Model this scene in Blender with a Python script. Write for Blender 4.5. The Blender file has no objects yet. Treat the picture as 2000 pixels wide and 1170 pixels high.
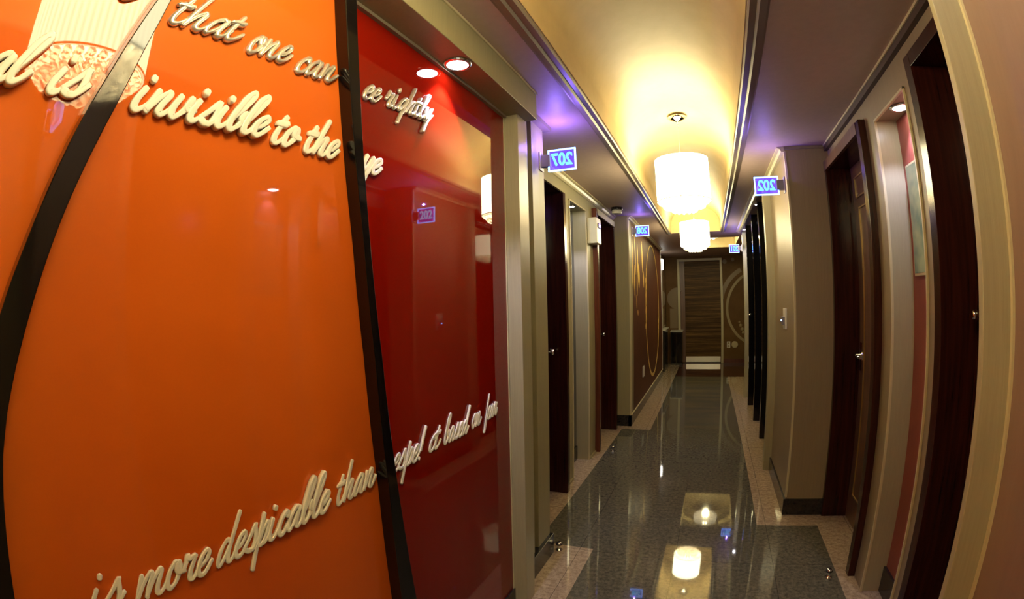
import bpy, bmesh, math, random
from mathutils import Vector, Matrix
random.seed(7)
U = 1.3            # every length below is in camera heights; U turns them into metres
C = bpy.context.scene.collection
SC = bpy.context.scene

# ------------------------------------------------------------------ camera
YAW, PITCH, ROLL = -0.404764, 0.0078275, -0.0213532
F_PX, K3 = 937.437, -0.03175
def camera():
    cy, sy, cp, sp, cr, sr = (math.cos(YAW), math.sin(YAW), math.cos(PITCH), math.sin(PITCH), math.cos(ROLL), math.sin(ROLL))
    right0 = Vector((cy, -sy, 0)); fwd0 = Vector((sy, cy, 0)); up0 = Vector((0, 0, 1))
    fwd = cp*fwd0 + sp*up0; up = cp*up0 - sp*fwd0
    right = cr*right0 + sr*up; up2 = cr*up - sr*right0
    cam = bpy.data.cameras.new('camera'); o = bpy.data.objects.new('camera', cam); C.objects.link(o)
    m = Matrix((right, up2, -fwd)).transposed().to_4x4(); m.translation = Vector((0, 0, U)); o.matrix_world = m
    cam.type = 'PANO'; cam.sensor_fit = 'HORIZONTAL'; cam.sensor_width = 36.0; cam.clip_start = 0.01; cam.clip_end = 100
    f = F_PX*36/2000
    c = cam.cycles if hasattr(cam, 'cycles') and hasattr(cam.cycles, 'panorama_type') else cam
    c.panorama_type = 'FISHEYE_LENS_POLYNOMIAL'
    c.fisheye_fov = math.radians(180)
    c.fisheye_polynomial_k0 = 0.0
    c.fisheye_polynomial_k1 = -1/f
    c.fisheye_polynomial_k2 = 0.0
    c.fisheye_polynomial_k3 = -K3/f**3
    c.fisheye_polynomial_k4 = 0.0
    SC.camera = o
camera()
w = bpy.data.worlds.new('world'); SC.world = w; w.use_nodes = True
w.node_tree.nodes['Background'].inputs[0].default_value = (0.5, 0.4, 0.32, 1)
w.node_tree.nodes['Background'].inputs[1].default_value = 0.02
SC.view_settings.view_transform = 'Standard'; SC.view_settings.look = 'None'
SC.view_settings.gamma = 1; SC.view_settings.use_curve_mapping = False
SC.view_settings.exposure = 0.66
SC.cycles.use_denoising = True
SC.cycles.sample_clamp_indirect = 6.0
SC.cycles.max_bounces = 10; SC.cycles.glossy_bounces = 6; SC.cycles.transparent_max_bounces = 12
SC.cycles.caustics_reflective = False; SC.cycles.caustics_refractive = False
# light strengths
SHADE_L = 14.5      # glow of the fabric shades
BULB_W = 8.0      # bulb inside each shade
SPOT_W = 22.0      # recessed cool downlights
SIGN_W = 1.1       # violet spill of an edge-lit sign
WARM = (1.0, 0.88, 0.45); COOL = (0.62, 0.62, 1.0); VIOLET = (0.28, 0.15, 1.0)

# ------------------------------------------------------------------ materials
def mat(name, base, rough=0.5, metal=0.0, spec=0.5, coat=0.0, emit=None, estr=0.0, trans=0.0, alpha=1.0):
    m = bpy.data.materials.new(name); m.use_nodes = True
    b = m.node_tree.nodes['Principled BSDF']
    b.inputs['Base Color'].default_value = (*base, 1); b.inputs['Roughness'].default_value = rough
    b.inputs['Metallic'].default_value = metal; b.inputs['Specular IOR Level'].default_value = spec
    b.inputs['Coat Weight'].default_value = coat; b.inputs['Coat Roughness'].default_value = 0.02
    b.inputs['Transmission Weight'].default_value = trans; b.inputs['Alpha'].default_value = alpha
    if emit: b.inputs['Emission Color'].default_value = (*emit, 1); b.inputs['Emission Strength'].default_value = estr
    return m
def N(m, t, **kw):
    n = m.node_tree.nodes.new(t)
    for k, v in kw.items(): setattr(n, k, v)
    return n
def noisy(m, c1, c2, scale=(1, 1, 1), nscale=8.0, detail=6.0, bump=0.0, lo=0.35, hi=0.65, rough=None, kind='noise'):
    """base colour wanders between c1 and c2; optional bump from the same pattern"""
    L = m.node_tree.links; b = m.node_tree.nodes['Principled BSDF']
    tc = N(m, 'ShaderNodeNewGeometry'); mp = N(m, 'ShaderNodeMapping'); mp.inputs['Scale'].default_value = scale
    L.new(tc.outputs['Position'], mp.inputs['Vector'])
    nz = N(m, 'ShaderNodeTexNoise'); nz.inputs['Scale'].default_value = nscale; nz.inputs['Detail'].default_value = detail
    nz.inputs['Roughness'].default_value = 0.65
    L.new(mp.outputs['Vector'], nz.inputs['Vector'])
    cr = N(m, 'ShaderNodeValToRGB'); cr.color_ramp.elements[0].position = lo; cr.color_ramp.elements[1].position = hi
    cr.color_ramp.elements[0].color = (*c1, 1); cr.color_ramp.elements[1].color = (*c2, 1)
    L.new(nz.outputs['Fac'], cr.inputs['Fac']); L.new(cr.outputs['Color'], b.inputs['Base Color'])
    if bump:
        bp = N(m, 'ShaderNodeBump'); bp.inputs['Strength'].default_value = bump; bp.inputs['Distance'].default_value = 0.002
        L.new(nz.outputs['Fac'], bp.inputs['Height']); L.new(bp.outputs['Normal'], b.inputs['Normal'])
    return cr
M = {}
def wallpaper(name, c, gloss=0.42, streak=90, spec=0.45):
    m = mat(name, c, gloss, spec=spec)
    noisy(m, tuple(x*0.93 for x in c), tuple(min(1, x*1.06) for x in c), (streak, streak, 7.0), 1.0, 6, 0.2, 0.3, 0.7)
    return m
M['paper'] = wallpaper('taupe_wallpaper', (0.31, 0.27, 0.145), streak=160)
M['paper_rose'] = wallpaper('rose_taupe_wallpaper', (0.27, 0.205, 0.12), streak=150)
M['paper_near'] = wallpaper('rose_brown_paper', (0.26, 0.17, 0.13), 0.5, streak=40)
M['paper_pale'] = wallpaper('pale_brushed_laminate', (0.37, 0.33, 0.205), 0.32, streak=200)
M['trim'] = mat('champagne_trim', (0.56, 0.49, 0.29), 0.35, 0.0, 0.5)
M['bronze'] = mat('bronze_moulding', (0.26, 0.21, 0.14), 0.42, 0.1, 0.4)
M['soffit'] = mat('mauve_ceiling_paper', (0.36, 0.29, 0.265), 0.5, spec=0.4)
noisy(M['soffit'], (0.50, 0.37, 0.30), (0.53, 0.395, 0.325), (30, 30, 30), 1.0, 3, 0.1)
M['vault'] = mat('cream_vault_paint', (0.74, 0.59, 0.32), 0.5)
noisy(M['vault'], (0.55, 0.425, 0.21), (0.59, 0.46, 0.235), (8, 8, 8), 1.0, 3, 0.05)
M['darkwood'] = mat('wine_brown_lacquer', (0.028, 0.007, 0.005), 0.16, 0, 0.35)
noisy(M['darkwood'], (0.020, 0.005, 0.004), (0.045, 0.011, 0.007), (60, 60, 2.5), 1.0, 4, 0.0)
M['redwood'] = mat('reddish_brown_lacquer', (0.10, 0.025, 0.014), 0.25)
noisy(M['redwood'], (0.08, 0.02, 0.012), (0.13, 0.032, 0.018), (60, 60, 2.5), 1.0, 4, 0.0)
M['doorwood'] = mat('brown_door_veneer', (0.13, 0.065, 0.036), 0.3)
noisy(M['doorwood'], (0.10, 0.05, 0.028), (0.16, 0.08, 0.045), (50, 50, 2.0), 1.0, 4, 0.0)
M['black'] = mat('black_lacquer', (0.006, 0.005, 0.005), 0.07, 0, 0.5)
M['blackmatte'] = mat('dark_skirting_stone', (0.018, 0.016, 0.014), 0.18, 0, 0.5)
noisy(M['blackmatte'], (0.012, 0.011, 0.010), (0.035, 0.03, 0.026), (60, 60, 60), 1.0, 4)
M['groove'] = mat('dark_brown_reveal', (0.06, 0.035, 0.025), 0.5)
M['chrome'] = mat('chrome', (0.8, 0.8, 0.8), 0.08, 1.0)
M['steel'] = mat('brushed_steel', (0.65, 0.62, 0.55), 0.28, 1.0)
M['gold'] = mat('gold_bead', (0.55, 0.38, 0.16), 0.3, 0.7)
M['white'] = mat('white_plastic', (0.68, 0.66, 0.56), 0.35)
M['cream'] = mat('cream_acrylic', (0.95, 0.92, 0.80), 0.35)
M['silver'] = mat('silver_plated_plastic', (0.78, 0.74, 0.66), 0.30, 0.7)
def paint_glass(name, c, tip):
    m = mat(name, c, 0.6, 0, 0.0, coat=1.0)
    m.node_tree.nodes['Principled BSDF'].inputs['Coat IOR'].default_value = 1.5
    noisy(m, c, tip, (1.2, 1.2, 1.2), 1.0, 2, 0, 0.3, 0.7)
    return m
M['orange'] = paint_glass('orange_back_painted_glass', (0.70, 0.118, 0.010), (0.76, 0.155, 0.017))
M['red'] = paint_glass('red_back_painted_glass', (0.20, 0.0045, 0.001), (0.25, 0.007, 0.001))
M['rednich'] = wallpaper('brick_red_paper', (0.30, 0.075, 0.05))
M['mural'] = mat('plum_mural_paper', (0.115, 0.042, 0.026), 0.5, spec=0.2)
noisy(M['mural'], (0.075, 0.023, 0.012), (0.11, 0.036, 0.016), (1.5, 1.5, 1.0), 1.5, 5, 0, 0.35, 0.7)
M['endwall'] = mat('brown_end_wallpaper', (0.14, 0.082, 0.036), 0.5, spec=0.15)
noisy(M['endwall'], (0.12, 0.060, 0.017), (0.16, 0.084, 0.026), (2, 2, 2), 1.5, 5)
M['goldleaf'] = mat('gold_mural_paint', (0.80, 0.56, 0.13), 0.35, 0.2)
M['khaki'] = mat('khaki_mural_paint', (0.34, 0.26, 0.12), 0.4)
M['khaki2'] = mat('dull_khaki_mural_paint', (0.22, 0.15, 0.07), 0.4)
M['mirror'] = mat('mirror', (0.8, 0.8, 0.8), 0.03, 1.0)
M['nichglass'] = mat('smoked_glass', (0.03, 0.035, 0.04), 0.06, 0, 0.6, coat=0.6)
M['picture'] = mat('green_tinted_print', (0.16, 0.27, 0.21), 0.15, coat=0.6)
noisy(M['picture'], (0.10, 0.20, 0.17), (0.34, 0.42, 0.26), (6, 6, 6), 1.0, 3)
def granite(name, dark, light, speck, size=55, rough=0.035):
    m = mat(name, dark, rough, 0, 0.5)
    L = m.node_tree.links; b = m.node_tree.nodes['Principled BSDF']
    g = N(m, 'ShaderNodeNewGeometry')
    n1 = N(m, 'ShaderNodeTexNoise'); n1.inputs['Scale'].default_value = size; n1.inputs['Detail'].default_value = 8; n1.inputs['Roughness'].default_value = 0.75
    v = N(m, 'ShaderNodeTexVoronoi'); v.inputs['Scale'].default_value = size*2.2
    L.new(g.outputs['Position'], n1.inputs['Vector']); L.new(g.outputs['Position'], v.inputs['Vector'])
    r1 = N(m, 'ShaderNodeValToRGB'); e = r1.color_ramp.elements
    e[0].position = 0.38; e[0].color = (*dark, 1); e[1].position = 0.62; e[1].color = (*light, 1)
    L.new(n1.outputs['Fac'], r1.inputs['Fac'])
    r2 = N(m, 'ShaderNodeValToRGB'); e = r2.color_ramp.elements
    e[0].position = 0.0; e[0].color = (1, 1, 1, 1); e[1].position = 0.22; e[1].color = (0, 0, 0, 1)
    L.new(v.outputs['Distance'], r2.inputs['Fac'])
    mx = N(m, 'ShaderNodeMix', data_type='RGBA'); mx.inputs['B'].default_value = (*speck, 1)
    L.new(r2.outputs['Color'], mx.inputs['Factor']); L.new(r1.outputs['Color'], mx.inputs['A'])
    # tile joints on a half-metre grid
    sep = N(m, 'ShaderNodeSeparateXYZ'); L.new(g.outputs['Position'], sep.inputs[0])
    T = 0.383*U; prev = None
    for ax, off in (('X', -0.085*U), ('Y', 1.73*U)):
        a = N(m, 'ShaderNodeMath', operation='SUBTRACT'); L.new(sep.outputs[ax], a.inputs[0]); a.inputs[1].default_value = off
        p = N(m, 'ShaderNodeMath', operation='PINGPONG'); L.new(a.outputs[0], p.inputs[0]); p.inputs[1].default_value = T/2
        lt = N(m, 'ShaderNodeMath', operation='LESS_THAN'); L.new(p.outputs[0], lt.inputs[0]); lt.inputs[1].default_value = 0.0011
        if prev:
            mxx = N(m, 'ShaderNodeMath', operation='MAXIMUM'); L.new(prev.outputs[0], mxx.inputs[0]); L.new(lt.outputs[0], mxx.inputs[1]); prev = mxx
        else: prev = lt
    m2 = N(m, 'ShaderNodeMix', data_type='RGBA'); m2.inputs['B'].default_value = (*[x*0.35 for x in dark], 1)
    L.new(prev.outputs[0], m2.inputs['Factor']); L.new(mx.outputs['Result'], m2.inputs['A'])
    L.new(m2.outputs['Result'], b.inputs['Base Color'])
    return m
M['granite'] = granite('grey_polished_granite', (0.060, 0.056, 0.038), (0.145, 0.136, 0.092), (0.035, 0.033, 0.026), 48)
M['beige'] = granite('beige_polished_granite', (0.26, 0.19, 0.12), (0.46, 0.36, 0.24), (0.10, 0.065, 0.045), 40)
M['redfloor'] = granite('red_brown_polished_granite', (0.045, 0.014, 0.008), (0.08, 0.026, 0.014), (0.02, 0.01, 0.006), 48)
def zebra():
    m = mat('striped_zebrano_veneer', (0.2, 0.12, 0.05), 0.45, spec=0.15)
    L = m.node_tree.links; b = m.node_tree.nodes['Principled BSDF']
    g = N(m, 'ShaderNodeNewGeometry'); mp = N(m, 'ShaderNodeMapping'); mp.inputs['Scale'].default_value = (0.25, 0.25, 9)
    L.new(g.outputs['Position'], mp.inputs['Vector'])
    n = N(m, 'ShaderNodeTexNoise'); n.inputs['Scale'].default_value = 1.6; n.inputs['Detail'].default_value = 8; n.inputs['Roughness'].default_value = 0.85
    L.new(mp.outputs['Vector'], n.inputs['Vector'])
    r = N(m, 'ShaderNodeValToRGB'); e = r.color_ramp.elements
    e[0].position = 0.36; e[0].color = (0.022, 0.011, 0.003, 1); e[1].position = 0.66; e[1].color = (0.26, 0.14, 0.038, 1)
    x = r.color_ramp.elements.new(0.5); x.color = (0.085, 0.042, 0.012, 1)
    L.new(n.outputs['Fac'], r.inputs['Fac']); L.new(r.outputs['Color'], b.inputs['Base Color'])
    bp = N(m, 'ShaderNodeBump'); bp.inputs['Strength'].default_value = 0.5; bp.inputs['Distance'].default_value = 0.003
    L.new(n.outputs['Fac'], bp.inputs['Height']); L.new(bp.outputs['Normal'], b.inputs['Normal'])
    return m
M['zebra'] = zebra()
def shade_mat():
    m = mat('pleated_lamp_fabric', (0.8, 0.7, 0.5), 0.8, emit=(1, 0.89, 0.52), estr=SHADE_L)
    L = m.node_tree.links; b = m.node_tree.nodes['Principled BSDF']
    tc = N(m, 'ShaderNodeTexCoord'); sep = N(m, 'ShaderNodeSeparateXYZ'); L.new(tc.outputs['Object'], sep.inputs[0])
    at = N(m, 'ShaderNodeMath', operation='ARCTAN2'); L.new(sep.outputs['X'], at.inputs[0]); L.new(sep.outputs['Y'], at.inputs[1])
    mu = N(m, 'ShaderNodeMath', operation='MULTIPLY'); mu.inputs[1].default_value = 60; L.new(at.outputs[0], mu.inputs[0])
    si = N(m, 'ShaderNodeMath', operation='SINE'); L.new(mu.outputs[0], si.inputs[0])
    ma = N(m, 'ShaderNodeMath', operation='MULTIPLY_ADD'); ma.inputs[1].default_value = SHADE_L*0.14; ma.inputs[2].default_value = SHADE_L
    L.new(si.outputs[0], ma.inputs[0]); L.new(ma.outputs[0], b.inputs['Emission Strength'])
    return m
M['shade'] = shade_mat()
M['crystal'] = mat('glass_crystal_added_glow', (1, 0.95, 0.86), 0.03, 0, 0.6, trans=0.9, emit=(1, 0.86, 0.55), estr=0.4)  # faint warm emission added to brighten the drops; the glass itself gives no light
M['bulb'] = mat('lit_bulb', (1, 1, 1), 0.5, emit=(1, 0.85, 0.6), estr=60)
M['led'] = mat('lit_downlight_lens', (1, 1, 1), 0.5, emit=(0.86, 0.88, 1.0), estr=35)
M['acryl_line'] = mat('edge_lit_acrylic_line', (0.1, 0.2, 0.9), 0.3, emit=(0.16, 0.38, 1.0), estr=4.0)
M['acryl_digit'] = mat('edge_lit_acrylic_digit', (0.1, 0.3, 0.9), 0.3, emit=(0.08, 0.62, 1.0), estr=2.0)
def plate_mat():
    m = bpy.data.materials.new('violet_acrylic_plate'); m.use_nodes = True; nt = m.node_tree
    b = nt.nodes['Principled BSDF']; b.inputs['Base Color'].default_value = (0.1, 0.05, 0.5, 1); b.inputs['Roughness'].default_value = 0.05
    b.inputs['Emission Color'].default_value = (0.13, 0.04, 0.9, 1); b.inputs['Emission Strength'].default_value = 0.85; b.inputs['Alpha'].default_value = 0.55
    return m
M['plate'] = plate_mat()
M['bracket'] = mat('grey_metal_bracket', (0.35, 0.32, 0.38), 0.3, 0.8)

# ------------------------------------------------------------------ building helpers
class MB:
    def __init__(s): s.bm = bmesh.new()
    def poly(s, pts, mi=0, smooth=False):
        vs = [s.bm.verts.new(Vector(p)*U) for p in pts]
        f = s.bm.faces.new(vs); f.material_index = mi; f.smooth = smooth; return f
    def box(s, x0, x1, y0, y1, z0, z1, mi=0):
        v = [s.bm.verts.new(Vector(p)*U) for p in ((x0,y0,z0),(x1,y0,z0),(x1,y1,z0),(x0,y1,z0),(x0,y0,z1),(x1,y0,z1),(x1,y1,z1),(x0,y1,z1))]
        for q in ((3,2,1,0),(4,5,6,7),(0,1,5,4),(1,2,6,5),(2,3,7,6),(3,0,4,7)):
            s.bm.faces.new([v[i] for i in q]).material_index = mi
        return s
    def prism(s, prof, axis, a0, a1, mi=0, smooth=False):
        """prof: 2-D outline. axis 'x': (y,z); 'y': (x,z); 'z': (x,y)"""
        def P(p, a): return {'x': (a, p[0], p[1]), 'y': (p[0], a, p[1]), 'z': (p[0], p[1], a)}[axis]
        A = [s.bm.verts.new(Vector(P(p, a0))*U) for p in prof]; B = [s.bm.verts.new(Vector(P(p, a1))*U) for p in prof]
        n = len(prof)
        for f in (A[::-1], B): s.bm.faces.new(f).material_index = mi
        for i in range(n):
            f = s.bm.faces.new((A[i], A[(i+1) % n], B[(i+1) % n], B[i])); f.material_index = mi; f.smooth = smooth
        return s
    def lathe(s, cx, cy, cz, prof, seg=32, mi=0, axis='z', smooth=True, closed=False):
        """prof: (radius, height) pairs round an axis through (cx,cy,cz)"""
        rings = []
        for r, h in prof:
            ring = []
            for k in range(seg):
                a = 2*math.pi*k/seg; c, d = r*math.cos(a), r*math.sin(a)
                p = {'z': (cx+c, cy+d, cz+h), 'x': (cx+h, cy+c, cz+d), 'y': (cx+c, cy+h, cz+d)}[axis]
                ring.append(s.bm.verts.new(Vector(p)*U))
            rings.append(ring)
        for i in range(len(rings)-1):
            for k in range(seg):
                f = s.bm.faces.new((rings[i][k], rings[i][(k+1) % seg], rings[i+1][(k+1) % seg], rings[i+1][k])); f.smooth = smooth; f.material_index = mi
        if not closed:
            s.bm.faces.new(rings[0][::-1]).material_index = mi; s.bm.faces.new(rings[-1]).material_index = mi
        else:
            for k in range(seg):
                f = s.bm.faces.new((rings[-1][k], rings[-1][(k+1) % seg], rings[0][(k+1) % seg], rings[0][k])); f.smooth = smooth
        return s
    def ball(s, x, y, z, r, mi=0, sz=1.0, sub=2):
        m = Matrix.Translation(Vector((x, y, z))*U) @ Matrix.Diagonal((r*U, r*U, r*U*sz, 1))
        g = bmesh.ops.create_icosphere(s.bm, subdivisions=sub, radius=1, matrix=m)
        for v in g['verts']:
            for f in v.link_faces: f.smooth = True; f.material_index = mi
        return s
    def tube(s, pts, r, seg=8, mi=0):
        pts = [Vector(p) for p in pts]; rings = []
        for i, p in enumerate(pts):
            t = (pts[min(i+1, len(pts)-1)]-pts[max(i-1, 0)]).normalized()
            a = t.cross(Vector((0, 0, 1))) if abs(t.z) < 0.9 else t.cross(Vector((1, 0, 0)))
            a.normalize(); b = t.cross(a); rr = r[i] if isinstance(r, (list, tuple)) else r
            rings.append([s.bm.verts.new((p+(a*math.cos(2*math.pi*k/seg)+b*math.sin(2*math.pi*k/seg))*rr)*U) for k in range(seg)])
        for i in range(len(rings)-1):
            for k in range(seg):
                f = s.bm.faces.new((rings[i][k], rings[i][(k+1) % seg], rings[i+1][(k+1) % seg], rings[i+1][k])); f.smooth = True; f.material_index = mi
        s.bm.faces.new(rings[0][::-1]); s.bm.faces.new(rings[-1]); return s
    def build(s, name, mats, parent=None, bevel=0.0, origin=None):
        bmesh.ops.recalc_face_normals(s.bm, faces=s.bm.faces)
        org = Vector((0, 0, 0))
        if parent is not None: org = Vector(parent.get('_o', (0, 0, 0)))
        elif origin is not None: org = Vector(origin)*U
        bmesh.ops.translate(s.bm, verts=s.bm.verts, vec=-org)
        me = bpy.data.meshes.new(name); s.bm.to_mesh(me); s.bm.free()
        for m in (mats if isinstance(mats, (list, tuple)) else [mats]): me.materials.append(m)
        o = bpy.data.objects.new(name, me); C.objects.link(o)
        if parent is not None: o.parent = parent; o['_o'] = tuple(org)
        elif origin is not None: o.location = org; o['_o'] = tuple(org)
        if bevel:
            b = o.modifiers.new('bevel', 'BEVEL'); b.width = bevel*U; b.segments = 2; b.limit_method = 'ANGLE'; b.angle_limit = math.radians(50)
        return o
def tag(o, label=None, cat=None, group=None, kind=None):
    if label: o['label'] = label
    if cat: o['category'] = cat
    if group: o['group'] = group
    if kind: o['kind'] = kind
    return o
def thing(name, loc, label, cat, group=None):
    o = bpy.data.objects.new(name, None); C.objects.link(o); o.empty_display_size = 0.05
    o.location = Vector(loc)*U; o['_o'] = tuple(o.location); return tag(o, label, cat, group)
def setting(name, loc, label=None):
    o = bpy.data.objects.new(name, None); C.objects.link(o); o.location = Vector(loc)*U; o['_o'] = tuple(o.location); o['kind'] = 'structure'
    if label: o['label'] = label
    return o
def struct(name, mb, mats, bevel=0.0, label=None, cat=None):
    o = mb.build(name, mats, None, bevel); o['kind'] = 'structure'
    if label: o['label'] = label
    if cat: o['category'] = cat
    return o
def copy_tree(o, parent=None):
    c = o.copy(); C.objects.link(c)
    if parent is not None: c.parent = parent
    for ch in list(o.children): copy_tree(ch, c)
    return c
def lamp(name, kind, loc, energy, color, parent=None, radius=0.03, spot=None, blend=0.6, direction=None):
    l = bpy.data.lights.new(name, kind); l.energy = energy; l.color = color; l.shadow_soft_size = radius
    if kind == 'SPOT': l.spot_size = math.radians(spot); l.spot_blend = blend
    o = bpy.data.objects.new(name, l); C.objects.link(o)
    p = Vector(loc)*U
    if direction is not None: o.rotation_euler = Vector(direction).to_track_quat('-Z', 'Y').to_euler()
    if parent is not None: o.parent = parent; p = p - Vector(parent['_o'])
    o.location = p
    return o

ZC = 1.672        # flat ceiling
Y0, Y1 = -2.4, 7.73
BH = 0.088        # skirting height

# ------------------------------------------------------------------ floor
def floor():
    f = MB()
    def q(x0, x1, y0, y1, mi): f.poly([(x0,y0,0),(x1,y0,0),(x1,y1,0),(x0,y1,0)], mi)
    # (y range, left border edge, right border edge)
    rows = [(Y0, -1.0, -0.415, 0.255), (-1.0, -0.32, -0.655, 0.535), (-0.32, 0.60, -0.415, 0.255), (0.60, 1.60, -0.415, 0.535), (1.60, 1.747, -0.415, 0.535),
            (1.747, 2.075, -0.655, 0.535), (2.075, 3.655, -0.655, 0.258), (3.655, 6.33, -0.430, 0.258)]
    for ya, yb, xl, xr in rows:
        q(-1.1, xl, ya, yb, 1); q(xl, xr, ya, yb, 0); q(xr, 1.0, ya, yb, 1)
    q(-1.1, -0.430, 6.33, Y1+0.05, 1); q(-0.430, 1.0, 6.33, Y1+0.05, 2)
    o = struct('floor', f, [M['granite'], M['beige'], M['redfloor']], label='polished grey granite floor with beige stone borders')
floor()

# ------------------------------------------------------------------ ceiling with vaulted trays
TR = [(-0.342, 0.158, Y0+0.3, 4.93), (-0.240, 0.385, 5.45, 6.50)]
def ceiling():
    c = MB(); z = ZC; T = 0.05
    xs = (-1.1, 1.0)
    def slab(x0, x1, y0, y1): c.box(x0, x1, y0, y1, z, z+T, 0)
    a, b = TR
    slab(xs[0], a[0], Y0, 5.15); slab(a[1], xs[1], Y0, 5.15); slab(a[0], a[1], Y0, a[2]); slab(a[0], a[1], a[3], 5.15)
    slab(xs[0], b[0], 5.15, Y1+.05); slab(b[1], xs[1], 5.15, Y1+.05); slab(b[0], b[1], 5.15, b[2]); slab(b[0], b[1], b[3], Y1+.05)
    struct('ceiling', c, M['soffit'], label='flat mauve grey dropped ceiling on both sides of the vault')
    for k, (x0, x1, y0, y1) in enumerate(TR):
        v = MB(); n = 40; zs = z+0.092; rise = 0.17 if k == 0 else 0.12; cx = (x0+x1)/2; hw = (x1-x0)/2
        x0 += .0015; x1 -= .0015; hw -= .0015; prof = [(x0, z+0.0005), (x0, zs)]
        for i in range(1, n):
            t = math.pi*(1-i/n); prof.append((cx+hw*math.cos(t), zs+rise*math.sin(t)))
        prof += [(x1, zs), (x1, z+0.0005)]
        for i in range(len(prof)-1):
            sm = 1 <= i < len(prof)-2
            v.poly([(prof[i][0], y0, prof[i][1]), (prof[i+1][0], y0, prof[i+1][1]), (prof[i+1][0], y1, prof[i+1][1]), (prof[i][0], y1, prof[i][1])], 0, sm)
        for yy in (y0+.002, y1-.002):
            v.poly([(p[0], yy, p[1]) for p in prof], 0)
        bmesh.ops.remove_doubles(v.bm, verts=v.bm.verts, dist=1e-5)
        o = struct('ceiling', v, M['vault'], label='warm cream barrel vault of the corridor' if k == 0 else 'short cream ceiling tray before the end door')
        for f in o.data.polygons: pass
ceiling()
# bronze cornice beside the trays
def cornice(x, sgn, y0, y1, mats='bronze'):
    t = MB()
    p = [(x, ZC), (x, ZC-0.008), (x+sgn*0.004, ZC-0.012), (x+sgn*0.022, ZC-0.008), (x+sgn*0.028, ZC-0.014), (x+sgn*0.036, ZC-0.010), (x+sgn*0.050, ZC-0.002), (x+sgn*0.056, ZC)]
    t.prism(p, 'y', y0, y1)
    return t
for i, (x, s, y0, y1) in enumerate([(-0.343, -1, Y0+.3, 4.96), (0.159, 1, Y0+.3, 4.96)]):
    struct('trim_%d' % (i+1), cornice(x, s, y0, y1), M['bronze'], label='bronze cornice along the %s edge of the vault' % ('left', 'right')[i])

# ------------------------------------------------------------------ left side
XG = -0.570       # glass plane
w_ = MB()
w_.box(-0.66, XG-0.012, Y0, 1.30, 0, ZC)                        # backing wall of the glass
struct('wall_left', w_, M['paper'], label='wall behind the painted glass')
b_ = MB(); b_.box(-0.66, -0.487, Y0, 1.369, 1.578, ZC-0.001)
struct('wall_left', b_, M['paper'], 0.002, label='taupe papered beam above the glass panels')
t_ = MB(); t_.box(XG-0.005, XG+0.010, Y0, 1.293, 1.570, 1.5785)
struct('trim_3', t_, M['bronze'], label='thin bronze bead along the top of the glass panels')
t_ = MB(); t_.box(-0.4885, -0.483, Y0, 1.371, ZC-0.008, ZC-0.001)
struct('trim_4', t_, M['trim'], label='pale bead where the left beam meets the ceiling')
# pilaster that ends the glass wall
p_ = MB(); p_.box(-0.66, -0.524, 1.295, 1.367, 0, 1.578)
struct('wall_left', p_, M['paper_pale'], 0.0015, label='brushed pilaster at the far end of the red glass')
p_ = MB(); p_.box(-0.85, -0.602, 1.367, 1.55, 0, ZC); struct('wall_left', p_, M['groove'], label='brown groove beside the pilaster')
p_ = MB(); p_.box(-0.85, -0.575, 1.546, 1.672, 0, ZC-0.001); p_.box(-0.85, -0.575, 1.367, 1.505, 0, ZC-0.001)
struct('wall_left', p_, M['paper'], 0.0015, label='taupe pier carrying the 207 sign')
p_ = MB(); p_.box(-0.70, -0.560, 1.40, 1.678, 0, BH); struct('baseboard_left', p_, M['blackmatte'], 0.001)
p_ = MB(); p_.box(-0.70, -0.545, 1.50, 1.69, ZC-0.016, ZC-0.001); struct('trim_5', p_, M['bronze'], label='bronze cap moulding on the pier')
# first bay
w_ = MB()
XW = -0.722
w_.box(-0.86, XW, 2.335, 2.50, 0, ZC); w_.box(-0.86, XW, 1.67, 2.335, 1.60, ZC)
w_.box(-0.86, XW, 2.50, 2.862, 1.562, ZC); w_.box(-0.86, XW, 2.862, 3.04, 0, ZC); w_.box(-0.86, XW, 3.04, 3.75, 1.60, ZC)
w_.box(-0.86, XW, 3.655, 3.75, 0, ZC)
struct('wall_left', w_, M['paper'], label='taupe wall with the two left doorways and the lit niche')
n_ = MB(); n_.box(-0.805, XW+0.001, 2.861, 2.868, 0, 1.562); struct('wall_left', n_, M['paper_pale'], label='pale reveal of the left niche')
n_ = MB(); n_.box(-0.86, -0.803, 2.49, 2.87, 0, 1.60); struct('wall_left', n_, M['nichglass'], label='smoked glass back of the left niche')
n_ = MB(); n_.box(-0.805, -0.796, 2.50, 2.861, 0, BH); struct('baseboard_left', n_, M['blackmatte'])
t_ = MB(); t_.prism([(XW, ZC), (XW+0.032, ZC), (XW+0.032, ZC-0.006), (XW+0.020, ZC-0.010), (XW+0.014, ZC-0.022), (XW+0.006, ZC-0.03), (XW, ZC-0.03)], 'y', 1.672, 3.748)
struct('trim_6', t_, M['trim'], label='pale crown moulding over the left doorways')
t_ = MB()
for (y0, y1, z0, z1) in ((2.496, 2.503, 0, 1.566), (2.859, 2.866, 0, 1.566), (2.496, 2.866, 1.560, 1.567)): t_.box(XW-0.002, XW+0.006, y0, y1, z0, z1)
struct('trim_7', t_, M['trim'], label='pale metal edge strip round the left niche')
for a, b, c, d in ((2.335, 2.50, XW+0.008, 'a'), (2.862, 3.03, XW+0.008, 'b')):
    t_ = MB(); t_.box(XW-0.01, c, a, b, 0, BH*0.0+0.012); struct('baseboard_left', t_, M['paper'])

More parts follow.
